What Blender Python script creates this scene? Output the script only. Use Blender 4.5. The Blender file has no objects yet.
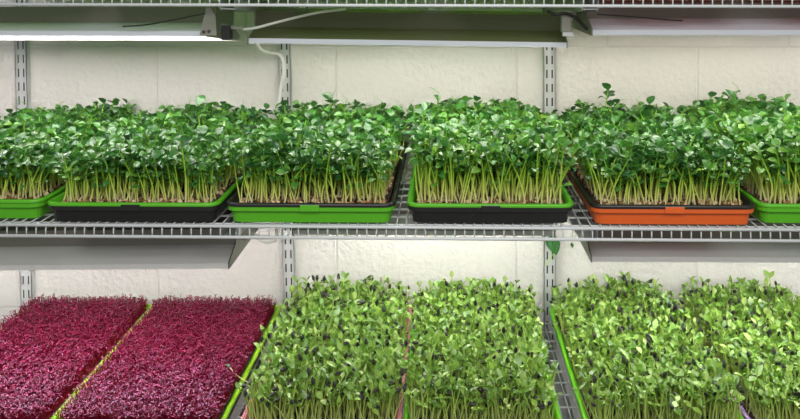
import bpy, math, random
import numpy as np
from mathutils import Matrix, Vector, Euler
rnd = random.Random(7)
rng = np.random.default_rng(11)
scene = bpy.context.scene
COL = scene.collection
PI = math.pi

# ------------------------------------------------------------------ materials
def new_mat(name):
    m = bpy.data.materials.new(name); m.use_nodes = True
    nt = m.node_tree; b = nt.nodes['Principled BSDF']
    return m, nt, b

def simple(name, col, rough=0.5, metal=0.0, spec=0.5, noise=0.0, nscale=60, bump=0.0, transl=0.0):
    m, nt, b = new_mat(name)
    b.inputs['Base Color'].default_value = (*col, 1)
    b.inputs['Roughness'].default_value = rough
    b.inputs['Metallic'].default_value = metal
    b.inputs['Specular IOR Level'].default_value = spec
    if noise or bump:
        tc = nt.nodes.new('ShaderNodeTexCoord'); n = nt.nodes.new('ShaderNodeTexNoise')
        n.inputs['Scale'].default_value = nscale; n.inputs['Detail'].default_value = 4
        nt.links.new(tc.outputs['Object'], n.inputs['Vector'])
        if noise:
            mx = nt.nodes.new('ShaderNodeMix'); mx.data_type = 'RGBA'
            mx.inputs['A'].default_value = (*[c*(1-noise) for c in col], 1)
            mx.inputs['B'].default_value = (*[min(1, c*(1+noise)) for c in col], 1)
            nt.links.new(n.outputs['Fac'], mx.inputs['Factor'])
            nt.links.new(mx.outputs['Result'], b.inputs['Base Color'])
        if bump:
            bp = nt.nodes.new('ShaderNodeBump'); bp.inputs['Strength'].default_value = bump
            bp.inputs['Distance'].default_value = 0.002
            nt.links.new(n.outputs['Fac'], bp.inputs['Height'])
            nt.links.new(bp.outputs['Normal'], b.inputs['Normal'])
    if transl:
        tr = nt.nodes.new('ShaderNodeBsdfTranslucent'); tr.inputs['Color'].default_value = (*col, 1)
        ms = nt.nodes.new('ShaderNodeMixShader'); ms.inputs['Fac'].default_value = transl
        nt.links.new(b.outputs[0], ms.inputs[1]); nt.links.new(tr.outputs[0], ms.inputs[2])
        nt.links.new(ms.outputs[0], nt.nodes['Material Output'].inputs['Surface'])
    return m

def leafmat(name, stops, rough=0.35, spec=0.5, transl=0.25, tcol=None, attr='tint', coat=0.0):
    m, nt, b = new_mat(name)
    at = nt.nodes.new('ShaderNodeAttribute'); at.attribute_name = attr
    cr = nt.nodes.new('ShaderNodeValToRGB')
    el = cr.color_ramp.elements
    el[0].position, el[0].color = stops[0][0], (*stops[0][1], 1)
    el[1].position, el[1].color = stops[-1][0], (*stops[-1][1], 1)
    for p, c in stops[1:-1]:
        e = el.new(p); e.color = (*c, 1)
    nt.links.new(at.outputs['Fac'], cr.inputs['Fac'])
    nt.links.new(cr.outputs['Color'], b.inputs['Base Color'])
    b.inputs['Roughness'].default_value = rough
    b.inputs['Specular IOR Level'].default_value = spec
    b.inputs['Coat Weight'].default_value = coat
    b.inputs['Coat Roughness'].default_value = 0.25
    if transl:
        tr = nt.nodes.new('ShaderNodeBsdfTranslucent')
        if tcol: 
            tr.inputs['Color'].default_value = (*tcol, 1)
        else:
            nt.links.new(cr.outputs['Color'], tr.inputs['Color'])
        ms = nt.nodes.new('ShaderNodeMixShader'); ms.inputs['Fac'].default_value = transl
        nt.links.new(b.outputs[0], ms.inputs[1]); nt.links.new(tr.outputs[0], ms.inputs[2])
        nt.links.new(ms.outputs[0], nt.nodes['Material Output'].inputs['Surface'])
    return m

def emis(name, col, s):
    m, nt, b = new_mat(name)
    b.inputs['Base Color'].default_value = (.9, .9, .9, 1)
    b.inputs['Emission Color'].default_value = (*col, 1)
    b.inputs['Emission Strength'].default_value = s
    return m

TUBE_L, TUBE_C, TUBE_R = 17.5, 17.5, 17.0
M = dict(
    wire=simple('white_epoxy_wire', (.60, .63, .63), .35),
    rail=simple('grey_steel_upright', (.56, .58, .58), .4),
    slot=simple('slot_shade_and_screw', (.05, .05, .05), .8),
    bracket=simple('grey_steel_bracket', (.34, .35, .35), .35, noise=.08),
    housing=simple('fixture_enamel', (.62, .62, .60), .38),
    inner=simple('fixture_reflector_white', (.88, .88, .88), .4),
    cool=simple('cool_white_enamel', (.70, .74, .80), .35),
    darkcap=simple('dark_end_cap', (.12, .12, .09), .45),
    lime2=simple('bright_green_plastic', (.22, .74, .02), .36, noise=.04, transl=.18),
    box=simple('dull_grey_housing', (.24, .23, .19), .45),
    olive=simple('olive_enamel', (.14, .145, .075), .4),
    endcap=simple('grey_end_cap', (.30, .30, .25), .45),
    tube_a=emis('tube_pinkish_white', (1, .92, .92), TUBE_L),
    tube_b=emis('tube_warm_white', (1, .95, .87), TUBE_C),
    tube_c=emis('tube_cool_white', (1, .95, .86), TUBE_R),
    tube_d=emis('tube_daylight_white', (1, .97, .945), 20.5),
    green=simple('lime_green_plastic', (.12, .52, .02), .36, noise=.04, transl=.18),
    lime=simple('yellow_lime_plastic', (.36, .72, .02), .36, noise=.04, transl=.18),
    black=simple('black_plastic', (.012, .012, .012), .38),
    orange=simple('orange_plastic', (.70, .12, .018), .4, noise=.05),
    red=simple('brick_red_plastic', (.42, .05, .03), .4, transl=.3),
    topgreen=simple('thin_green_plastic', (.22, .46, .05), .4, transl=.45),
    pink=simple('pink_plastic', (.72, .25, .30), .4, noise=.06),
    purple=simple('lilac_plastic', (.42, .25, .55), .4, noise=.25, nscale=90),
    cord=simple('white_cord', (.78, .78, .74), .45),
    bcord=simple('black_cord', (.015, .015, .015), .45),
    soil=simple('dark_potting_soil', (.035, .018, .010), .9, noise=.7, nscale=220, bump=.8),
    seed=leafmat('pea_seed_coat', [(0, (.10, .04, .015)), (.5, (.32, .17, .07)), (1, (.74, .56, .34))], .5, .4, 0),
    hull=leafmat('sunflower_hull', [(0, (.010, .008, .008)), (.7, (.035, .026, .030)), (1, (.20, .15, .17))], .45, .5, 0),
    p_stem=leafmat('pea_stem', [(0, (.92, .88, .56)), (.22, (.80, .86, .22)), (.55, (.46, .72, .06)), (1, (.20, .50, .04))], .4, .5, .35, attr='h'),
    p_leaf=leafmat('pea_leaf', [(0, (.022, .12, .030)), (.45, (.070, .26, .040)), (.8, (.16, .40, .05)), (1, (.30, .52, .07))], .34, .8, .28, coat=.9),
    s_stem=leafmat('sunflower_stem', [(0, (.62, .66, .30)), (.5, (.48, .60, .14)), (1, (.36, .56, .09))], .4, .5, .2, attr='h'),
    s_leaf=leafmat('sunflower_seed_leaf', [(0, (.055, .15, .02)), (.4, (.18, .35, .05)), (.8, (.30, .49, .075)), (1, (.54, .69, .23))], .33, .6, .22, coat=.25),
    a_stem=leafmat('amaranth_stem', [(0, (.42, .005, .04)), (1, (.24, .002, .02))], .4, .5, .25, attr='h'),
    a_leaf=leafmat('amaranth_leaf', [(0, (.08, .001, .014)), (.5, (.24, .003, .036)), (1, (.32, .02, .11))], .34, 1.0, .12, coat=.0),
    d_leaf=simple('dark_green_leaf', (.03, .14, .03), .4),
)

def wall_mat():
    m, nt, b = new_mat('painted_block_wall')
    L = nt.links.new
    tc = nt.nodes.new('ShaderNodeTexCoord')
    sp = nt.nodes.new('ShaderNodeSeparateXYZ'); L(tc.outputs['Object'], sp.inputs[0])
    cb = nt.nodes.new('ShaderNodeCombineXYZ')
    L(sp.outputs['X'], cb.inputs['X']); L(sp.outputs['Z'], cb.inputs['Y'])
    mp = nt.nodes.new('ShaderNodeMapping')
    # courses: joint at z=1.381, height .2037 ; vertical joints at x=-.252 + k*.415 in the course under it
    mp.inputs['Location'].default_value = (.252 + .415*10, -1.381 + .2037*10, 0)
    L(cb.outputs[0], mp.inputs['Vector'])
    br = nt.nodes.new('ShaderNodeTexBrick')
    br.offset = .5; br.offset_frequency = 2
    br.inputs['Scale'].default_value = 1; br.inputs['Brick Width'].default_value = .415
    br.inputs['Row Height'].default_value = .2037; br.inputs['Mortar Size'].default_value = .0028
    br.inputs['Mortar Smooth'].default_value = .6; br.inputs['Bias'].default_value = 0
    br.inputs['Color1'].default_value = (.80, .785, .74, 1); br.inputs['Color2'].default_value = (.78, .765, .725, 1)
    br.inputs['Mortar'].default_value = (.76, .745, .70, 1)
    L(mp.outputs[0], br.inputs['Vector'])
    n1 = nt.nodes.new('ShaderNodeTexNoise'); n1.inputs['Scale'].default_value = 75; n1.inputs['Detail'].default_value = 5
    n2 = nt.nodes.new('ShaderNodeTexNoise'); n2.inputs['Scale'].default_value = 3.5; n2.inputs['Detail'].default_value = 2
    vo = nt.nodes.new('ShaderNodeTexVoronoi'); vo.inputs['Scale'].default_value = 42
    for n in (n1, n2, vo): L(tc.outputs['Object'], n.inputs['Vector'])
    # small pits
    lt = nt.nodes.new('ShaderNodeMapRange'); lt.inputs['From Min'].default_value = .03; lt.inputs['From Max'].default_value = .07
    L(vo.outputs['Distance'], lt.inputs['Value'])
    wn = nt.nodes.new('ShaderNodeTexWhiteNoise'); wn.noise_dimensions = '3D'; L(vo.outputs['Position'], wn.inputs['Vector'])
    gt = nt.nodes.new('ShaderNodeMath'); gt.operation = 'LESS_THAN'; gt.inputs[1].default_value = .93
    L(wn.outputs['Value'], gt.inputs[0])
    mx = nt.nodes.new('ShaderNodeMath'); mx.operation = 'MAXIMUM'; L(lt.outputs[0], mx.inputs[0]); L(gt.outputs[0], mx.inputs[1])
    c1 = nt.nodes.new('ShaderNodeMix'); c1.data_type = 'RGBA'; c1.inputs['A'].default_value = (.42, .38, .33, 1)
    L(mx.outputs[0], c1.inputs['Factor']); L(br.outputs['Color'], c1.inputs['B'])
    c2 = nt.nodes.new('ShaderNodeMix'); c2.data_type = 'RGBA'; c2.blend_type = 'MULTIPLY'; c2.inputs['Factor'].default_value = .12
    L(c1.outputs['Result'], c2.inputs['A']); L(n2.outputs['Fac'], c2.inputs['B'])
    L(c2.outputs['Result'], b.inputs['Base Color'])
    b.inputs['Roughness'].default_value = .6
    inv = nt.nodes.new('ShaderNodeMath'); inv.operation = 'MULTIPLY_ADD'; inv.inputs[1].default_value = -.4; inv.inputs[2].default_value = 1
    L(br.outputs['Fac'], inv.inputs[0])
    ad = nt.nodes.new('ShaderNodeMath'); ad.operation = 'MULTIPLY_ADD'; ad.inputs[1].default_value = .75
    L(n1.outputs['Fac'], ad.inputs[0]); L(inv.outputs[0], ad.inputs[2])
    bp = nt.nodes.new('ShaderNodeBump'); bp.inputs['Strength'].default_value = .65; bp.inputs['Distance'].default_value = .006
    L(ad.outputs[0], bp.inputs['Height']); L(bp.outputs['Normal'], b.inputs['Normal'])
    return m
M['a_leaf'].node_tree.nodes['Principled BSDF'].inputs['Specular Tint'].default_value = (.85, .62, 1, 1)
M['wall'] = wall_mat()
M['floor'] = simple('sealed_concrete', (.32, .31, .29), .5, noise=.15, nscale=6)

# ------------------------------------------------------------------ mesh helpers
class MB:
    def __init__(s): s.v = []; s.f = []; s.m = []
    def add(s, vs, fs, mi=0):
        o = len(s.v); s.v += [tuple(v) for v in vs]
        s.f += [tuple(o+i for i in f) for f in fs]; s.m += [mi]*len(fs)
    def box(s, x0, x1, y0, y1, z0, z1, mi=0):
        s.add([(x, y, z) for z in (z0, z1) for y in (y0, y1) for x in (x0, x1)],
              [(0, 2, 3, 1), (4, 5, 7, 6), (0, 1, 5, 4), (2, 6, 7, 3), (0, 4, 6, 2), (1, 3, 7, 5)], mi)
    def tube(s, pts, r, n=8, mi=0, cap=True):
        pts = [Vector(p) for p in pts]; rs = r if isinstance(r, (list, tuple)) else [r]*len(pts)
        rings = []; prev = None
        for i, p in enumerate(pts):
            t = (pts[min(i+1, len(pts)-1)] - pts[max(i-1, 0)]).normalized()
            if prev is None:
                a = Vector((0, 0, 1)) if abs(t.z) < .9 else Vector((1, 0, 0))
                u = t.cross(a).normalized()
            else:
                u = (prev - t*prev.dot(t)).normalized()
            prev = u; w = t.cross(u)
            rings.append([p + (u*math.cos(2*PI*k/n) + w*math.sin(2*PI*k/n))*rs[i] for k in range(n)])
        vs = [v for rg in rings for v in rg]
        fs = [(i*n+k, i*n+(k+1) % n, (i+1)*n+(k+1) % n, (i+1)*n+k) for i in range(len(pts)-1) for k in range(n)]
        if cap: fs += [tuple(range(n))[::-1], tuple((len(pts)-1)*n+k for k in range(n))]
        s.add(vs, fs, mi)
    def loft(s, loops, mi=0, close=True):
        n = len(loops[0]); vs = [v for l in loops for v in l]
        fs = [(i*n+k, i*n+(k+1) % n, (i+1)*n+(k+1) % n, (i+1)*n+k) for i in range(len(loops)-1) for k in range(n if close else n-1)]
        s.add(vs, fs, mi)
    def build(s, name, mats, parent=None, smooth=False):
        me = bpy.data.meshes.new(name); me.from_pydata(s.v, [], s.f)
        for m in (mats if isinstance(mats, (list, tuple)) else [mats]): me.materials.append(m)
        me.polygons.foreach_set('material_index', s.m)
        if smooth: me.polygons.foreach_set('use_smooth', [True]*len(s.f))
        me.update()
        o = bpy.data.objects.new(name, me); COL.objects.link(o)
        if parent: o.parent = parent
        return o

def tag(o, label=None, cat=None, group=None, kind=None):
    if label: o['label'] = label
    if cat: o['category'] = cat
    if group: o['group'] = group
    if kind: o['kind'] = kind
    return o
def empty(name, loc, rz=0):
    o = bpy.data.objects.new(name, None); COL.objects.link(o)
    o.location = loc; o.rotation_euler.z = rz; o.empty_display_size = .05
    return o
def bevel(o, w, seg=2):
    md = o.modifiers.new('bevel', 'BEVEL'); md.width = w; md.segments = seg; md.limit_method = 'ANGLE'
    return o
def smoothpath(pts, n=8):
    out = []; P = [Vector(p) for p in pts]
    for i in range(len(P)-1):
        p0 = P[max(i-1, 0)]; p1 = P[i]; p2 = P[i+1]; p3 = P[min(i+2, len(P)-1)]
        for k in range(n):
            t = k/n
            out.append(.5*((2*p1) + (p2-p0)*t + (2*p0-5*p1+4*p2-p3)*t*t + (3*p1-p0-3*p2+p3)*t**3))
    out.append(P[-1]); return out

# ------------------------------------------------------------------ setting
b = MB(); b.box(-2.6, 2.6, 0, .12, 0, 2.7); tag(b.build('wall_back', M['wall']), kind='structure')
b = MB(); b.box(-2.6, 2.6, -3.6, .12, -.06, 0); tag(b.build('floor', M['floor']), kind='structure')

# ------------------------------------------------------------------ uprights
UX = [-.970, -.3615, .239, .845]
ZD = [.753, 1.1308, 1.513]          # deck heights (axis of the deck wires)
def upright_mesh():
    b = MB(); w, d = .0135, .016; z0, z1, P = -.9, 1.15, .032
    cx = [-w, -.0078, -.0042, .0042, .0078, w]
    for i in (0, 2, 4):
        b.box(cx[i], cx[i+1], -d, -d+.0018, z0, z1)
    n = int((z1-z0)/P)
    for i in (1, 3):
        for k in range(n+1):
            a = z0+k*P; b.box(cx[i], cx[i+1], -d, -d+.0018, a, min(a+.0125, z1))
    b.box(-w, -w+.0018, -d, 0, z0, z1); b.box(w-.0018, w, -d, 0, z0, z1)
    return b
ulab = ['slotted white steel shelf upright on the wall at the far left, between shelves',
        'slotted white steel shelf upright on the wall with a white cord hanging before it',
        'slotted white steel shelf upright on the wall with a dark leaf caught on it',
        'slotted white steel shelf upright on the wall at the right edge of the photo']
for i, x in enumerate(UX):
    u = empty('shelf_upright', (x, 0, .95)); u.rotation_euler.y = (-.0155, -.018, -.005, 0)[i]
    tag(u, ulab[i], 'shelf upright', 'slotted shelf uprights on the wall')
    upright_mesh().build('slotted_channel', M['rail'], u)
    s = MB(); s.box(-.0115, .0115, -.006, -.001, -.9, 1.15); s.build('slot_shade_strip', M['slot'], u)  # near-black strip painting the shade of the hollow channel behind the slots

# ------------------------------------------------------------------ wire shelves
YL = -.5316                        # lip plane
def wire_mb(r=.00125):
    b = MB()
    b.tube([(0, -.012, 0), (0, YL+.006, 0), (0, YL+.001, -.003), (0, YL, -.008), (0, YL, -.0190)], r, 6)
    return b
WIRE = None
slabel = ['white wire shelf at the bottom, under the magenta and sunflower trays',
          'white wire shelf in the middle, carrying the row of pea shoot trays',
          'white wire shelf at the top edge of the photo, above the light fixtures']
SX0, SX1 = -1.02, .885
for si, z in enumerate(ZD):
    sh = empty('wire_shelf', (0, -.27, z))
    sh.location = (0, 0, z); sh.rotation_euler.y = .0014
    tag(sh, slabel[si], 'wire shelf', 'wire shelves')
    for zz in (.0004, -.0172):
        b = MB(); b.tube([(SX0, YL-.0035 if zz < 0 else YL-.0015, zz), (SX1, YL-.0035 if zz < 0 else YL-.002, zz)], .0027, 10)
        b.build('front_rail', M['wire'], sh, True)
    y = -.02; k = 0
    while y > YL+.02:
        b = MB(); b.tube([(SX0, y, -.0032), (SX1, y, -.0032)], .0019, 8); b.build('cross_rod', M['wire'], sh, True); y -= .0445
    xs = []; x = SX0+.004
    while x < SX1: xs.append(x); x += .01612
    order = sorted(xs, key=lambda q: abs(q+.06)); ind = set(order[:100]); rest = MB()
    for x in xs:
        if x in ind:
            if WIRE is None:
                WIRE = wire_mb().build('deck_wire', M['wire'], sh, True); WIRE.location = (x, 0, 0)
            else:
                c = WIRE.copy(); c.parent = sh; c.location = (x, 0, 0); COL.objects.link(c)
        else:
            t = wire_mb(); rest.add([(v[0]+x, v[1], v[2]) for v in t.v], t.f)
    tag(rest.build('deck_wire', M['wire'], sh, True), kind='stuff')

# ------------------------------------------------------------------ brackets
def bracket(x, z, label):
    t = empty('shelf_bracket', (x, -.016, z))
    tag(t, label, 'shelf bracket', 'shelf brackets')
    for s, nm in ((-1, 'side_plate'), (1, 'side_plate')):
        b = MB(); xa = s*.0125
        prof = [(-.001, -.0075), (-.500, -.0075), (-.505, -.012), (-.500, -.026), (-.10, -.052), (-.03, -.075), (-.001, -.075)]
        vs = [(xa-.0009, y, zz) for y, zz in prof] + [(xa+.0009, y, zz) for y, zz in prof]; n = len(prof)
        fs = [tuple(range(n)), tuple(range(2*n-1, n-1, -1))] + [(i, (i+1) % n, n+(i+1) % n, n+i) for i in range(n)]
        b.add(vs, fs); b.build(nm, M['bracket'], t)
    b = MB()
    vs = []
    for y, zz in ((-.498, -.0245), (-.10, -.0505), (-.03, -.0735)):
        vs += [(-.0116, y, zz), (.0116, y, zz), (-.0116, y, zz+.0018), (.0116, y, zz+.0018)]
    fs = [(0, 1, 3, 2), (8, 10, 11, 9)]
    for k in (0, 4): fs += [(k, k+4, k+5, k+1), (k+2, k+3, k+7, k+6), (k, k+2, k+6, k+4), (k+1, k+5, k+7, k+3)]
    b.add(vs, fs); b.build('bottom_plate', M['bracket'], t)
lev = ['bottom', 'middle', 'top']
side = ['', 'by the white cord upright', 'by the caught leaf upright', '']
for li, z in enumerate(ZD):
    for ui in (1, 2):
        bracket(UX[ui]-(.017 if (li, ui) == (0, 2) else 0), z, 'grey steel bracket under the %s wire shelf %s' % (lev[li], side[ui]))

# ------------------------------------------------------------------ light fixtures
def fixture(x0, x1, yf, zf, tilt, rz, tube, label, W=.22, top_h=.055, hang=None, shell='housing'):
    """yf,zf: bottom of the front flange. Local origin there; +y is back. tilt>0 lowers the back."""
    t = empty('grow_light', ((x0+x1)/2, yf, zf)); t.rotation_euler = (-tilt, rz, 0)
    tag(t, label, 'grow light', 'hanging fluorescent grow lights')
    h = (x1-x0)/2; c = W/2; hb = .062
    prof = [(0, 0), (0, .009), (c-hb, .026), (c-hb, top_h), (c+hb, top_h), (c+hb, .026), (W, .009), (W, 0)]
    th = .0012
    inn = [(th, 0), (th, .009-th*.6), (c-hb+th, .026-th), (c-hb+th, .026-th), (c+hb-th, .026-th), (c+hb-th, .026-th), (W-th, .009-th*.6), (W-th, 0)]
    b = MB()
    b.loft([[(-h, y, z) for y, z in prof], [(h, y, z) for y, z in prof]], 0, False)
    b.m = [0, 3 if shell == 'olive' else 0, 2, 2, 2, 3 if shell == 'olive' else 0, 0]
    b.loft([[(h, y, z) for y, z in inn], [(-h, y, z) for y, z in inn]], 1, False)
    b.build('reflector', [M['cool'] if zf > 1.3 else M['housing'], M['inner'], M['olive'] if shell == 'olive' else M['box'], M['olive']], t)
    for s in (-1, 1):
        e = MB(); xa = s*h
        pp = [(.0, -.001), (.0, .010), (c-hb, .028), (c-hb, top_h+.001), (c+hb, top_h+.001), (c+hb, .028), (W, .010), (W, -.001)]
        n = len(pp); vs = [(xa, y, z) for y, z in pp] + [(xa+s*.002, y, z) for y, z in pp]
        e.add(vs, [tuple(range(n)), tuple(range(2*n-1, n-1, -1))] + [(i, (i+1) % n, n+(i+1) % n, n+i) for i in range(n)])
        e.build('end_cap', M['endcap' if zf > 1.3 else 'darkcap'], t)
    for y in (c-.048, c+.048):
        g = MB(); g.tube([(-h+.012, y, .0165), (h-.012, y, .0165)], .0068, 12); g.build('tube', tube, t, True)
    for s in (-1, 1):
        g = MB(); g.tube([(s*h*.7, c, top_h), (s*h*.7, c, top_h+(hang or .02))], .0012, 6); g.build('hanger', M['wire'], t, True)
    return t
T = M
LTL = fixture(-1.22, -.418, -.45, 1.4385, .115, 0, M['tube_a'], 'grow light under the top shelf at left with a bright white lower strip', hang=.012)
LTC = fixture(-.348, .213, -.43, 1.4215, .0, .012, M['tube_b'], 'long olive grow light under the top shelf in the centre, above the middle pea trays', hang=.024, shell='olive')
LTR = fixture(.2555, 1.05, -.45, 1.442, .0, -.001, M['tube_c'], 'pale blue-grey grow light under the top shelf at the right, above the orange tray', hang=.010)
LML = fixture(-1.22, -.381, -.45, 1.0245, .0, -.015, M['tube_d'], 'taupe grow light under the middle shelf at the left, above the magenta trays', hang=.036)
LMC = fixture(-.29, .205, -.33, 1.052, .0, 0, M['tube_d'], 'grow light tucked behind the middle shelf rail, above the left sunflower trays', hang=.018)
LMR = fixture(.2555, 1.05, -.45, 1.0465, .0, -.001, M['tube_d'], 'grey grow light under the middle shelf at the right, above the right sunflower trays', hang=.024)

# ------------------------------------------------------------------ trays
def rrect(hx, hy, r, z, n=5):
    out = []
    for cx, cy, a0 in ((hx-r, hy-r, 0), (-hx+r, hy-r, PI/2), (-hx+r, -hy+r, PI), (hx-r, -hy+r, 1.5*PI)):
        for k in range(n):
            a = a0+PI/2*k/(n-1); out.append((cx+r*math.cos(a), cy+r*math.sin(a), z))
    return out
def tray_shell(hx, hy, prof):
    b = MB()
    b.loft([rrect(hx-i, hy-i, max(.004, .020-i*.6), z) for i, z in prof])
    return b
def add_tray(root, hx, hy, mo, mi, H=.0335):
    """outer tray with a downturned rim, an inner tray nested in it"""
    prof = [(.011, .0), (.0065, H-.009), (.0055, H-.0075), (.0005, H-.0075), (.0, H-.0145), (.0012, H-.0145), (.0018, H-.0095), (.008, H-.0095)]
    prof = [(.0095, .0), (.0065, H-.0125), (.0015, H-.0135), (.0012, H-.0060), (.0030, H-.0052), (.0085, H-.0052), (.0140, .0016)]
    b = tray_shell(hx, hy, prof)
    n = 20
    b.add(rrect(hx-.0095, hy-.0095, .0143, 0.0), [tuple(range(n))[::-1]])
    b.add(rrect(hx-.014, hy-.014, .013, 0.0016), [tuple(range(n))])
    for k in range(9):      # shallow ribs under the bottom edge would not show; a stiffening tab at the middle of each short side does
        pass
    for s in (-1, 1):
        x0, x1 = -.016, .016
        y0, y1 = sorted((s*hy, s*(hy-.0075)))
        y0 -= .0009 if s < 0 else 0; y1 += .0009 if s > 0 else 0
        b.box(x0, x1, y0, y1, H-.0128, H-.0022)
    bevel(b.build('outer_tray', mo, root), .0008)
    prof = [(.0155, .0035), (.0095, H-.006), (.0040, H-.0048), (.0, H-.0056), (-.0005, H-.0050), (.0, H-.0010), (.0012, H), (.0062, H), (.0078, H-.0012), (.0115, H-.012), (.0165, .005)]
    b = tray_shell(hx, hy, prof)
    b.add(rrect(hx-.0165, hy-.0165, .0065, .005), [tuple(range(n))])
    b.build('inner_tray', mi, root, True)

def soil_mesh(root, hx, hy, z, amp=.003):
    nx, ny = 44, 84; b = MB(); vs = []
    for j in range(ny+1):
        for i in range(nx+1):
            x = -hx+2*hx*i/nx; y = -hy+2*hy*j/ny
            vs.append((x, y, z + rnd.uniform(-amp, amp) if 0 < i < nx and 0 < j < ny else z-.002))
    b.add(vs, [(j*(nx+1)+i, j*(nx+1)+i+1, (j+1)*(nx+1)+i+1, (j+1)*(nx+1)+i) for j in range(ny) for i in range(nx)])
    return b.build('soil', M['soil'], root, True)

# ------------------------------------------------------------------ plants (numpy soups of quads)
class Soup:
    """verts (n,3), quads (m,4), mat (m,), tint (n,), h (n,)"""
    def __init__(s): s.V = []; s.Q = []; s.Mt = []; s.T = []; s.H = []; s.n = 0
    def add(s, V, Q, mt, tint, h):
        V = np.asarray(V, float); Q = np.asarray(Q, int)
        s.V.append(V); s.Q.append(Q+s.n); s.Mt.append(np.full(len(Q), mt)); s.n += len(V)
        s.T.append(np.broadcast_to(np.asarray(tint, float), (len(V),)).copy()); s.H.append(np.broadcast_to(np.asarray(h, float), (len(V),)).copy())
    def arr(s): return [np.concatenate(a) for a in (s.V, s.Q, s.Mt, s.T, s.H)]

def soup_mesh(name, A, mats):
    V, Q, Mt, T, H = A
    me = bpy.data.meshes.new(name)
    me.vertices.add(len(V)); me.vertices.foreach_set('co', V.astype(np.float32).ravel())
    me.loops.add(len(Q)*4); me.loops.foreach_set('vertex_index', Q.astype(np.int32).ravel())
    me.polygons.add(len(Q)); me.polygons.foreach_set('loop_start', np.arange(0, len(Q)*4, 4, dtype=np.int32))
    for m in mats: me.materials.append(m)
    me.polygons.foreach_set('material_index', Mt.astype(np.int32))
    me.polygons.foreach_set('use_smooth', np.ones(len(Q), dtype=bool))
    me.update(calc_edges=True)
    for nm, a in (('tint', T), ('h', H)):
        at = me.attributes.new(nm, 'FLOAT', 'POINT'); at.data.foreach_set('value', a.astype(np.float32))
    return me

def np_tube(P, R, n=4):
    P = np.asarray(P, float); k = len(P); V = []
    for i in range(k):
        t = P[min(i+1, k-1)]-P[max(i-1, 0)]; t /= np.linalg.norm(t)+1e-9
        a = np.array([1., 0, 0]) if abs(t[0]) < .9 else np.array([0, 1., 0])
        u = np.cross(t, a); u /= np.linalg.norm(u); w = np.cross(t, u)
        for j in range(n):
            an = 2*PI*j/n; V.append(P[i]+R[i]*(u*math.cos(an)+w*math.sin(an)))
    Q = [(i*n+j, i*n+(j+1) % n, (i+1)*n+(j+1) % n, (i+1)*n+j) for i in range(k-1) for j in range(n)]
    return np.array(V), np.array(Q)

def np_leaf(base, az, el, roll, L, W, fold=.5, bend=.6, n=4, shape=.85):
    """blade starting at base, heading az/el, folded about its midrib and bent downwards along its length"""
    V = []; pos = np.zeros(3); ang = el
    for i in range(n+1):
        t = i/n
        w = W*.5*math.sin(PI*min(1, max(.03, t**shape*.97+.015)))
        d = np.array([math.cos(ang), 0, math.sin(ang)]); nrm = np.array([-math.sin(ang), 0, math.cos(ang)])
        sd = np.array([0, 1., 0])
        V += [pos+sd*w*math.cos(fold)+nrm*w*math.sin(fold), pos.copy(), pos-sd*w*math.cos(fold)+nrm*w*math.sin(fold)]
        pos = pos+d*L/n; ang -= bend/n
    V = np.array(V)
    cr, sr = math.cos(roll), math.sin(roll); Rx = np.array([[1, 0, 0], [0, cr, -sr], [0, sr, cr]])
    ca, sa = math.cos(az), math.sin(az); Rz = np.array([[ca, -sa, 0], [sa, ca, 0], [0, 0, 1]])
    V = V@Rx.T@Rz.T+np.asarray(base)
    Q = []
    for i in range(n):
        a = i*3; Q += [(a, a+1, a+4, a+3), (a+1, a+2, a+5, a+4)]
    return V, np.array(Q)

U = lambda a, b: rnd.uniform(a, b)
def stem_path(h, lean, wig, k=6):
    az = U(0, 2*PI); a2 = U(0, 2*PI); P = []
    for i in range(k):
        t = i/(k-1)
        P.append([lean*h*t**1.5*math.cos(az)+wig*math.sin(t*PI*1.3)*math.cos(a2),
                  lean*h*t**1.5*math.sin(az)+wig*math.sin(t*PI*1.3)*math.sin(a2), h*t])
    return np.array(P)
def at_path(P, t):
    k = len(P)-1; f = t*k; i = min(int(f), k-1); return P[i]+(P[i+1]-P[i])*(f-i)

def pea_variant(full=1):
    s = Soup(); h = U(.062, .094); P = stem_path(h, U(.02, .30), U(0, .008)); k = len(P)
    V, Q = np_tube(P, np.linspace(.00165, .0011, k)); s.add(V, Q, 0, .5, np.repeat(np.linspace(0, 1, k), 4))
    tb = U(.2, .8)
    def leaf(base, az, el, L, W, fold, bend, n=4):
        V, Q = np_leaf(base, az, el, U(-.6, .6), L, W, fold, bend, n, .8); s.add(V, Q, 1, np.clip(tb+U(-.25, .25), 0, 1), 1)
    # lower stipules / side leaves
    for t in [x for x, pr in ((U(.38, .55), .40), (U(.60, .72), .6), (U(.78, .88), .7)) if U(0, 1) < pr*full]:
        b = at_path(P, t); az = U(0, 2*PI)
        for s2 in (0, 1):
            a = az+s2*PI*U(.75, 1); pl = U(.004, .010); el = U(.1, .9)
            e = b+np.array([math.cos(a)*pl, math.sin(a)*pl, pl*el])
            V, Q = np_tube([b, e], [.0007, .0005], 3); s.add(V, Q, 0, .5, 1)
            leaf(e, a+U(-.4, .4), U(-.2, .7), U(.011, .018), U(.010, .016), U(.1, .6), U(.2, 1.3))
    # crown
    top = P[-1]; az = U(0, 2*PI); nl = rnd.choice((2, 3, 3, 4)) if full == 1 else rnd.choice((2, 2, 3))
    for i in range(nl):
        a = az+i*2*PI/nl+U(-.5, .5)
        leaf(top-np.array([0, 0, U(0, .012)]), a, U(.1, 1.3), U(.013, .020)*(.8+.2*full), U(.012, .018)*(.8+.2*full), U(.1, .8), U(.1, 1.4))
    if U(0, 1) < .3:
        q = [top, top+np.array([U(-.006, .006), U(-.006, .006), .010]), top+np.array([U(-.014, .014), U(-.014, .014), .016])]
        V, Q = np_tube(q, [.0006, .0005, .0003], 3); s.add(V, Q, 0, .5, 1)
    return s, None

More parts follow.
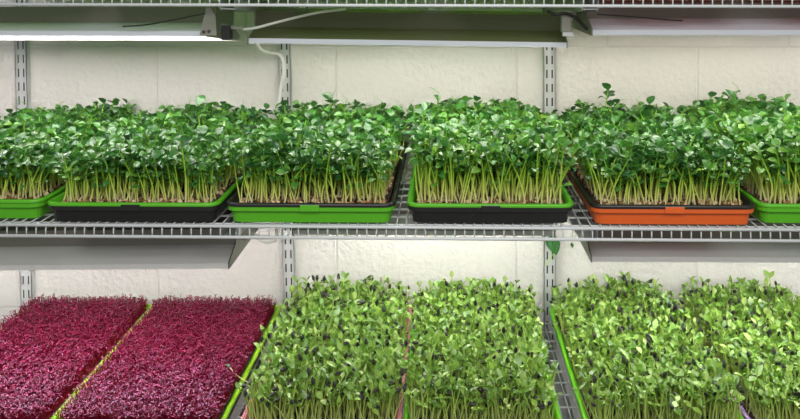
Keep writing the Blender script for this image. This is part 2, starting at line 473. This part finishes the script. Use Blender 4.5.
def sun_variant():
    s = Soup(); h = U(.046, .074); P = stem_path(h, U(.02, .3), U(0, .005), 5); k = len(P)
    V, Q = np_tube(P, np.linspace(.0014, .0011, k)); s.add(V, Q, 0, .5, np.repeat(np.linspace(0, 1, k), 4))
    top = P[-1]; az = U(0, 2*PI); op = rnd.choice((.15, .4, .8, 1.1, 1.3)); tb = U(.25, .8)
    tilt = U(-.5, .5)
    tips = []
    for i in (0, 1):
        a = az+i*PI; el = PI/2-op+(tilt if i else -tilt)*.6
        L = U(.011, .018); W = U(.0070, .0102)
        V, Q = np_leaf(top, a, el, U(-.5, .5), L, W, U(.05, .45), U(-.2, .7), 4, .95); s.add(V, Q, 1, np.clip(tb+U(-.2, .2), 0, 1), 1)
        tips.append(V[-2])
    hull = None
    if U(0, 1) < .33:
        hs = Soup(); c = (tips[0]+tips[1])/2 if op < .5 else tips[rnd.choice((0, 1))]
        d = c-top; d = d/np.linalg.norm(d); ln = U(.010, .0125)
        pts = [c-d*ln*.75+d*ln*t for t in (0, .25, .55, .85, 1)]
        V, Q = np_tube(pts, [.0016, .0031, .0034, .0018, .0003], 6); hs.add(V, Q, 2, np.tile([U(0, .6), .2, U(.3, 1), .1, .5, .1], 5), .5)
        hull = hs
    return s, hull

def ama_variant():
    s = Soup(); h = U(.016, .025); P = stem_path(h, U(.05, .5), U(0, .002), 3)
    V, Q = np_tube(P, [.00065, .0006, .0005], 3); s.add(V, Q, 0, .5, np.repeat(np.linspace(0, 1, 3), 3))
    az = U(0, 2*PI); tb = U(.1, .9)
    for i in (0, 1):
        V, Q = np_leaf(P[-1], az+i*PI+U(-.3, .3), U(-.1, .7), U(-.4, .4), U(.0036, .0058), U(.0019, .0030), .2, U(0, 1.), 2, .9)
        s.add(V, Q, 1, np.clip(tb+U(-.2, .2), 0, 1), 1)
    return s, None

def seed_variant():
    s = Soup(); r = U(.0030, .0048)
    V, Q = np_tube([(0, 0, -r*.9), (0, 0, -r*.5), (0, 0, r*.3), (0, 0, r*.9)], [r*.3, r*.9, r, r*.25], 6)
    s.add(V, Q, 0, .5, .5)
    Vt = V[-6:]; s.add(Vt, [(0, 1, 2, 3), (0, 3, 4, 5)], 0, .5, .5)
    return s, None

def make_kind(fn, n, name, mats, hullmat=None):
    out = []
    for i in range(n):
        s, hl = fn(); A = s.arr(); d = dict(A=A, mesh=None, hullA=None, hullmesh=None)
        if hl: d['hullA'] = hl.arr()
        out.append(d)
    return dict(vars=out, name=name, mats=mats, hullmat=hullmat)
def vmesh(K, d):
    if d['mesh'] is None: d['mesh'] = soup_mesh(K['name'], d['A'], K['mats'])
    return d['mesh']
def hmesh(K, d):
    if d['hullmesh'] is None:
        A = list(d['hullA']); A[2] = A[2]*0; d['hullmesh'] = soup_mesh('seed_hull', A, [K['hullmat']])
    return d['hullmesh']

PEA = make_kind(pea_variant, 26, 'pea_shoot', [M['p_stem'], M['p_leaf']])
PEA2 = make_kind(lambda: pea_variant(.5), 20, 'pea_shoot', [M['p_stem'], M['p_leaf']])
SUN = make_kind(sun_variant, 26, 'sunflower_shoot', [M['s_stem'], M['s_leaf']], M['hull'])
AMA = make_kind(ama_variant, 14, 'amaranth_sprout', [M['a_stem'], M['a_leaf']])
SEED = make_kind(seed_variant, 4, 'pea_seed', [M['seed']])

def rotmats(az, tx, ty):
    cz, sz = np.cos(az), np.sin(az); n = len(az)
    R = np.zeros((n, 3, 3)); R[:, 0, 0] = cz; R[:, 0, 1] = -sz; R[:, 1, 0] = sz; R[:, 1, 1] = cz; R[:, 2, 2] = 1
    Rx = np.zeros((n, 3, 3)); Rx[:, 0, 0] = 1; c, s = np.cos(tx), np.sin(tx)
    Rx[:, 1, 1] = c; Rx[:, 1, 2] = -s; Rx[:, 2, 1] = s; Rx[:, 2, 2] = c
    Ry = np.zeros((n, 3, 3)); Ry[:, 1, 1] = 1; c, s = np.cos(ty), np.sin(ty)
    Ry[:, 0, 0] = c; Ry[:, 0, 2] = s; Ry[:, 2, 0] = -s; Ry[:, 2, 2] = c
    return Rx@Ry@R

def scatter(K, vi, pos, R, sc, dt, with_hull=True):
    parts = []
    nv = 0
    for i, d in enumerate(K['vars']):
        idx = np.where(vi == i)[0]
        if not len(idx): continue
        for A, ok in ((d['A'], True), (d['hullA'], with_hull)):
            if A is None or not ok: continue
            V, Q, Mt, T, H = A
            W = np.einsum('nij,vj->nvi', R[idx]*sc[idx, None, None], V)+pos[idx, None, :]
            q = Q[None]+(np.arange(len(idx))*len(V))[:, None, None]
            parts.append((W.reshape(-1, 3), q.reshape(-1, 4)+nv, np.tile(Mt, len(idx)),
                          np.clip((T[None]+dt[idx, None]), 0, 1).ravel(), np.tile(H, len(idx))))
            nv += len(idx)*len(V)
    return [np.concatenate([p[k] for p in parts]) for k in range(5)]

CAMP = np.array([0, -1.8444, 1.5456])
def in_view(p):
    """roughly inside the picture, used only to decide which shoots become separate parts"""
    D = p[:, 1]+1.8444; u = 434.5+802*(p[:, 0])/D+11; v = -25+802*(1.5456-p[:, 2])/D
    return (u > 4) & (u < 796) & (v > 4) & (v < 412)

def grow(root, K, hx, hy, z, spacing, tilt, smin=.85, smax=1.12, tall=.01, nind=100, over=0, sz=1.0, back=0, dx=0):
    nx = int(2*hx/spacing); ny = int(2*hy/spacing)
    gx, gy = np.meshgrid((np.arange(nx)+.5)/nx*2*hx-hx, (np.arange(ny)+.5)/ny*2*hy-hy)
    N = nx*ny
    x = gx.ravel()+rng.uniform(-.45, .45, N)*spacing; y = gy.ravel()+rng.uniform(-.45, .45, N)*spacing
    keep = rng.random(N) > .04; x, y = x[keep], y[keep]; N = len(x)
    pos = np.stack([x+dx, y, np.full(N, z)+rng.uniform(-.002, .001, N)], 1)
    az = rng.uniform(0, 2*PI, N)
    tx = rng.normal(0, tilt, N); ty = rng.normal(0, tilt, N)
    # shoots at the edges lean outwards a little
    ty += over*np.clip((np.abs(x)/hx-.8)/.2, 0, 1)*np.sign(x); tx -= over*np.clip((np.abs(y)/hy-.88)/.12, 0, 1)*np.sign(y)
    R = rotmats(az, tx, ty)
    lo = .5+.5*np.sin(x*23+3*root.location.x*9)*np.cos(y*17)
    cx_ = np.clip((np.abs(x)/hx-.55)/.45, 0, 1); cy_ = np.clip((y/hy-.55)/.45, 0, 1)
    corner = 1-back*cx_*cy_
    sc = corner*(rng.uniform(smin, smax, N)+.06*lo)*np.where(rng.random(N) < tall, rng.uniform(1.15, 1.38, N), 1)*sz
    vi = rng.integers(0, len(K['vars']), N); dt = rng.normal(0, .10, N)
    ind = np.array([], int)
    if nind:
        rp = np.array(root.location); wp = pos+rp; wp[:, 2] += .06 if K is SUN else .08
        ok = np.where(in_view(wp))[0]; dist = np.linalg.norm(wp[ok]-CAMP, axis=1)
        ind = ok[np.argsort(dist)[:nind]]
    mask = np.ones(N, bool); mask[ind] = False
    A = scatter(K, vi[mask], pos[mask], R[mask], sc[mask], dt[mask])
    mats = K['mats']+([K['hullmat']] if K['hullmat'] else [])
    o = bpy.data.objects.new(K['name'], soup_mesh(K['name']+'_stand', A, mats)); COL.objects.link(o); o.parent = root; o['kind'] = 'stuff'
    for i in ind:
        d = K['vars'][vi[i]]
        c = bpy.data.objects.new(K['name'], vmesh(K, d)); COL.objects.link(c); c.parent = root
        Mx = Matrix([list(r) for r in R[i]]).to_4x4()
        c.matrix_local = Matrix.Translation(pos[i].tolist())@Mx@Matrix.Scale(float(sc[i]), 4)
        if d['hullA'] is not None:
            hh = bpy.data.objects.new('seed_hull', hmesh(K, d)); COL.objects.link(hh); hh.parent = c
    return N

def seeds(root, hx, hy, z, n):
    pos = np.stack([rng.uniform(-hx, hx, n), rng.uniform(-hy, hy, n), np.full(n, z)+rng.uniform(-.001, .002, n)], 1)
    R = rotmats(rng.uniform(0, 6.28, n), rng.uniform(-1.5, 1.5, n), rng.uniform(-1.5, 1.5, n))
    A = scatter(SEED, rng.integers(0, 4, n), pos, R, rng.uniform(.7, 1.15, n), rng.uniform(-.5, .5, n))
    o = bpy.data.objects.new('pea_seed', soup_mesh('pea_seed', A, [M['seed']])); COL.objects.link(o); o.parent = root; o['kind'] = 'stuff'

G1 = 'pea shoot trays on the middle shelf'
# x0, x1, front y, outer, inner, label
TH = .0028+ZD[1]
mid = [(-.960, -.679, -.512, 'green', 'green', 'bright green tray of pea shoots cut off by the left edge of the photo'),
       (-.6675, -.377, -.527, 'black', 'green', 'black tray with lime green rim and pea shoots, second from left, middle shelf'),
       (-.3665, -.083, -.526, 'green', 'black', 'green tray with black rim full of pea shoots, on the middle shelf'),
       (-.064, .214, -.524, 'black', 'green', 'black tray with lime green rim and pea shoots, just left of the orange tray'),
       (.240, .514, -.527, 'orange', 'black', 'orange tray with black rim full of pea shoots, on the middle shelf'),
       (.520, .797, -.517, 'green', 'green', 'bright green tray of pea shoots cut off by the right edge of the photo')]
LEN = .512
for k, (x0, x1, yf, mo, mi, lab) in enumerate(mid):
    kind = (1, 1, 1, 2, 1, 2)[k]; sz_ = (.89, .90, .95, 1.06, .95, 1.10)[k]
    hx = (x1-x0)/2; hy = LEN/2
    t = empty('pea_shoot_tray', ((x0+x1)/2, yf+hy, TH)); tag(t, lab, 'tray of microgreens', G1)
    add_tray(t, hx, hy, M[mo], M[mi])
    soil_mesh(t, hx-.0135, hy-.0135, .0265)
    seeds(t, hx-.017, hy-.017, .0280, 1500)
    grow(t, PEA if kind == 1 else PEA2, hx-.0185, hy-.019, .0265, .0100 if kind == 1 else .0092, .10, over=-.01, tall=.018, sz=sz_, back=.16)
TL = .0028+ZD[0]
low = [(-.951, -.6665, -.53, 'green', 'lime', AMA, 'tray of dense magenta amaranth sprouts at the left edge of the bottom shelf'),
       (-.6635, -.3745, -.53, 'black', 'lime', AMA, 'lime green tray of dense magenta amaranth sprouts, beside the sunflower shoots'),
       (-.349, -.0745, -.53, 'pink', 'pink', SUN, 'pink-edged tray of sunflower shoots next to the magenta sprouts'),
       (-.0715, .199, -.53, 'black', 'lime2', SUN, 'green-edged tray of sunflower shoots left of the gap over the bracket'),
       (.236, .5115, -.53, 'green', 'lime2', SUN, 'green-edged tray of sunflower shoots right of the gap over the bracket'),
       (.5145, .79, -.53, 'black', 'purple', SUN, 'lilac-edged tray of sunflower shoots at the right edge of the bottom shelf')]
for x0, x1, yf, mo, mi, K, lab in low:
    hx = (x1-x0)/2; hy = LEN/2
    t = empty('amaranth_tray' if K is AMA else 'sunflower_shoot_tray', ((x0+x1)/2, yf+hy, TL))
    tag(t, lab, 'tray of microgreens', 'magenta amaranth trays on the bottom shelf' if K is AMA else 'sunflower shoot trays on the bottom shelf')
    add_tray(t, hx, hy, M[mo], M[mi])
    if K is AMA:
        soil_mesh(t, hx-.0135, hy-.0135, .0275, .001)
        grow(t, AMA, hx-.0125, hy-.0125, .0275, .0033, .12, .92, 1.22, 0, nind=0, over=.02, dx=-.003 if x0 > -.7 else -.001)
    else:
        soil_mesh(t, hx-.0135, hy-.0135, .024)
        grow(t, SUN, hx-.0145, hy-.015, .024, .0079, .10, tall=.02, over=.02, back=.25, dx=dict(pink=.004).get(mo, -.002 if mi == 'lime2' else 0))

# top-shelf trays, left empty and translucent so light from above tints through
for x0, x1, m, lab in ((-.90, -.615, 'topgreen', 'thin green tray on the top shelf at the left, only glimpsed through the wires'),
                       (-.605, -.32, 'topgreen', 'thin green tray on the top shelf above the white cord, glimpsed through the wires'),
                       (-.31, -.025, 'topgreen', 'thin green tray on the top shelf above the centre, glimpsed through the wires'),
                       (-.015, .235, 'topgreen', 'thin green tray on the top shelf next to the brick red one'),
                       (.25, .535, 'red', 'brick red tray on the top shelf next to the green ones, glimpsed through the wires'),
                       (.545, .83, 'red', 'brick red tray on the top shelf at the right edge, glimpsed through the wires')):
    hx = (x1-x0)/2; hy = .255
    t = empty('seedling_tray', ((x0+x1)/2, -.27, ZD[2]+.0028)); tag(t, lab, 'tray', 'trays on the top shelf')
    b = tray_shell(hx, hy, [(.013, 0), (.0075, .022), (.001, .022), (.0, .034), (.006, .034), (.0085, .0225), (.014, .0015)])
    b.add(rrect(hx-.014, hy-.014, .013, .0015), [tuple(range(20))])
    b.build('tray_shell', M[m], t, True)

# ------------------------------------------------------------------ cords and fittings of the lights
def adopt(o, parent):
    """parent o without moving it"""
    o.parent = parent
    pm = parent.matrix_basis.copy()
    if parent.parent: pm = parent.parent.matrix_basis @ parent.matrix_parent_inverse @ pm
    o.matrix_parent_inverse = pm.inverted(); return o
def cord(pts, r, mat, name, parent, label=None):
    b = MB(); b.tube(smoothpath(pts), r, 8); o = b.build(name, mat, None, True); adopt(o, parent)
    if label: o['label'] = label
    return o
cord([(-.353, -.452, 1.4505), (-.33, -.452, 1.4535), (-.29, -.445, 1.464), (-.25, -.44, 1.474), (-.22, -.43, 1.480), (-.18, -.40, 1.484)], .0024, M['cord'], 'power_cord', LTL, 'pale cord')
b = MB(); b.tube(smoothpath([(-.409, -.12, 1.402), (-.404, -.10, 1.383), (-.391, -.07, 1.372), (-.376, -.052, 1.369), (-.366, -.043, 1.352), (-.366, -.039, 1.319), (-.373, -.038, 1.285), (-.379, -.036, 1.244), (-.381, -.036, 1.215)]), .0042, 8)
tag(b.build('hanging_cord', M['cord'], None, True), 'thick white cable hanging down in front of the slotted upright', 'cable')  # the grow light's hanging white cord, kept as a separate object
cord([(-.56, -.46, 1.456), (-.52, -.465, 1.459), (-.48, -.465, 1.466), (-.44, -.465, 1.474), (-.41, -.46, 1.480)], .0012, M['bcord'], 'wire', LTL, 'thin black wire')
cord([(.262, -.455, 1.478), (.32, -.455, 1.474), (.38, -.455, 1.469), (.41, -.45, 1.467)], .0012, M['bcord'], 'wire', LTR, 'thin black wire')
cord([(-.322, -.49, 1.103), (-.316, -.49, 1.094), (-.306, -.49, 1.0905), (-.294, -.49, 1.0915), (-.287, -.49, 1.098), (-.29, -.48, 1.108)], .0020, M['cord'], 'power_cord', LML, 'drooping loop of grey cord')
cord([(.175, -.46, 1.484), (.19, -.465, 1.478), (.205, -.462, 1.480), (.222, -.46, 1.474), (.235, -.458, 1.462), (.245, -.455, 1.452)], .0030, M['bcord'], 'power_cord', LTC, 'bunched black cord')
b = MB(); b.box(-.388, -.372, -.465, -.445, 1.433, 1.459); pb = adopt(bevel(b.build('plug', M['bcord']), .002), LTL)
b = MB(); b.tube([(-.390, -.455, 1.456), (-.376, -.455, 1.455), (-.362, -.455, 1.453), (-.352, -.455, 1.4525)], [.005, .0045, .0036, .0028], 10); adopt(b.build('strain_relief', M['endcap'], None, True), pb)
b = MB(); vs = [(-.426, -.462, 1.441), (-.396, -.462, 1.441), (-.398, -.462, 1.475), (-.406, -.462, 1.489), (-.414, -.462, 1.489)]
vs2 = [(x, y+.0016, z) for x, y, z in vs]; n = 5
b.add(vs+vs2, [tuple(range(n)), tuple(range(2*n-1, n-1, -1))]+[(i, (i+1) % n, n+(i+1) % n, n+i) for i in range(n)]); hp = adopt(b.build('hanging_plate', M['endcap']), LTL)
for x, z in ((-.418, 1.447), (-.409, 1.448)):
    b = MB(); b.tube([(x, -.462, z), (x, -.465, z)], .0028, 10); adopt(b.build('screw', M['slot']), hp)
b = MB(); b.box(.200, .218, -.458, -.440, 1.446, 1.484); sk = adopt(bevel(b.build('tube_socket', M['endcap']), .003), LTC)
b = MB(); b.box(.202, .220, -.460, -.448, 1.440, 1.447); adopt(bevel(b.build('socket_foot', M['rail']), .001), sk)

# leaf caught on the upright
def leaf_obj(name, spec, mat, label, stem=None):
    s = Soup()
    for a in spec:
        V, Q = np_leaf(*a[:1], **a[1]); s.add(V, Q, 0, .4, 1)
    if stem:
        V, Q = np_tube(stem, [.0009]*len(stem), 5); s.add(V, Q, 1, .4, .6)
    o = bpy.data.objects.new(name, soup_mesh(name, s.arr(), [mat, M['p_stem']])); COL.objects.link(o); tag(o, label, 'leaf'); return o
leaf_obj('caught_leaf', [((.240, -.022, .955), dict(az=-1.35, el=-1.40, roll=.25, L=.048, W=.032, fold=.3, bend=.15)),
                         ((.236, -.021, .950), dict(az=-1.7, el=-1.45, roll=.1, L=.030, W=.018, fold=.3, bend=.1))],
         M['d_leaf'], 'dark green wilted leaf caught on the slotted upright under the middle shelf',
         [(.242, -.022, .957), (.252, -.023, .922), (.240, -.023, .902), (.226, -.022, .881)])
leaf_obj('stray_leaf', [((.290, -.001, .930), dict(az=-1.5, el=-1.5, roll=.3, L=.013, W=.008, fold=.2, bend=.05))],
         M['d_leaf'], 'tiny dark leaf stuck on the wall beside the right bracket')
s = Soup(); V, Q = np_tube([(-.402, -.362, .812), (-.392, -.366, .803), (-.380, -.371, .797), (-.366, -.374, .791), (-.352, -.376, .789)], [.0009, .0011, .0011, .0010, .0008], 5); s.add(V, Q, 0, .5, .05)
V, Q = np_leaf((-.402, -.362, .812), 2.6, .5, 0, .012, .006, .3, .6); s.add(V, Q, 1, .3, 1)
o = bpy.data.objects.new('fallen_sprout', soup_mesh('fallen_sprout', s.arr(), [M['p_stem'], M['p_leaf']])); COL.objects.link(o)
tag(o, 'pale stray sprout lying across the green rim of the magenta tray', 'sprout')

# ------------------------------------------------------------------ lights
def area(name, loc, rot, sx, sy, e, col=(1, 1, 1)):
    l = bpy.data.lights.new(name, 'AREA'); l.shape = 'RECTANGLE'; l.size = sx; l.size_y = sy; l.energy = e; l.color = col
    o = bpy.data.objects.new(name, l); COL.objects.link(o); o.location = loc; o.rotation_euler = rot; return o
area('top_shelf_lamp', (0, -.30, 1.86), (0, 0, 0), 2.2, .2, 1.6, (1, .98, .93))
area('room_ceiling_lamp', (.3, -2.3, 2.6), (math.radians(38), 0, 0), 2.4, .8, 44, (1, .98, .97))
w = bpy.data.worlds.new('room_light'); scene.world = w; w.use_nodes = True
w.node_tree.nodes['Background'].inputs['Color'].default_value = (1, .985, .97, 1)
w.node_tree.nodes['Background'].inputs['Strength'].default_value = .28

# ------------------------------------------------------------------ camera
f, psi, pit, roll, sx, sy = 802.672, .0138, .0164, .0007, 34.465, -221.27
fw = Vector((-math.sin(psi)*math.cos(pit), math.cos(psi)*math.cos(pit), -math.sin(pit)))
r = Vector((math.cos(psi), math.sin(psi), 0)); up = r.cross(fw)
R_ = r*math.cos(roll)+up*math.sin(roll); U_ = -r*math.sin(roll)+up*math.cos(roll)
mw = Matrix(((R_.x, U_.x, -fw.x, 0), (R_.y, U_.y, -fw.y, -1.8444), (R_.z, U_.z, -fw.z, 1.5456), (0, 0, 0, 1)))
cam = bpy.data.cameras.new('camera'); cam.sensor_width = 36; cam.lens = f/800*36
cam.shift_x = -sx/800; cam.shift_y = sy/800; cam.clip_start = .02
co = bpy.data.objects.new('camera', cam); COL.objects.link(co); co.matrix_world = mw
scene.camera = co
scene.view_settings.view_transform = 'Standard'; scene.view_settings.look = 'None'
scene.view_settings.gamma = 1; scene.view_settings.exposure = 0.12; scene.view_settings.use_curve_mapping = False
scene.cycles.max_bounces = 10; scene.cycles.diffuse_bounces = 5; scene.cycles.transmission_bounces = 6
scene.cycles.sample_clamp_indirect = 8
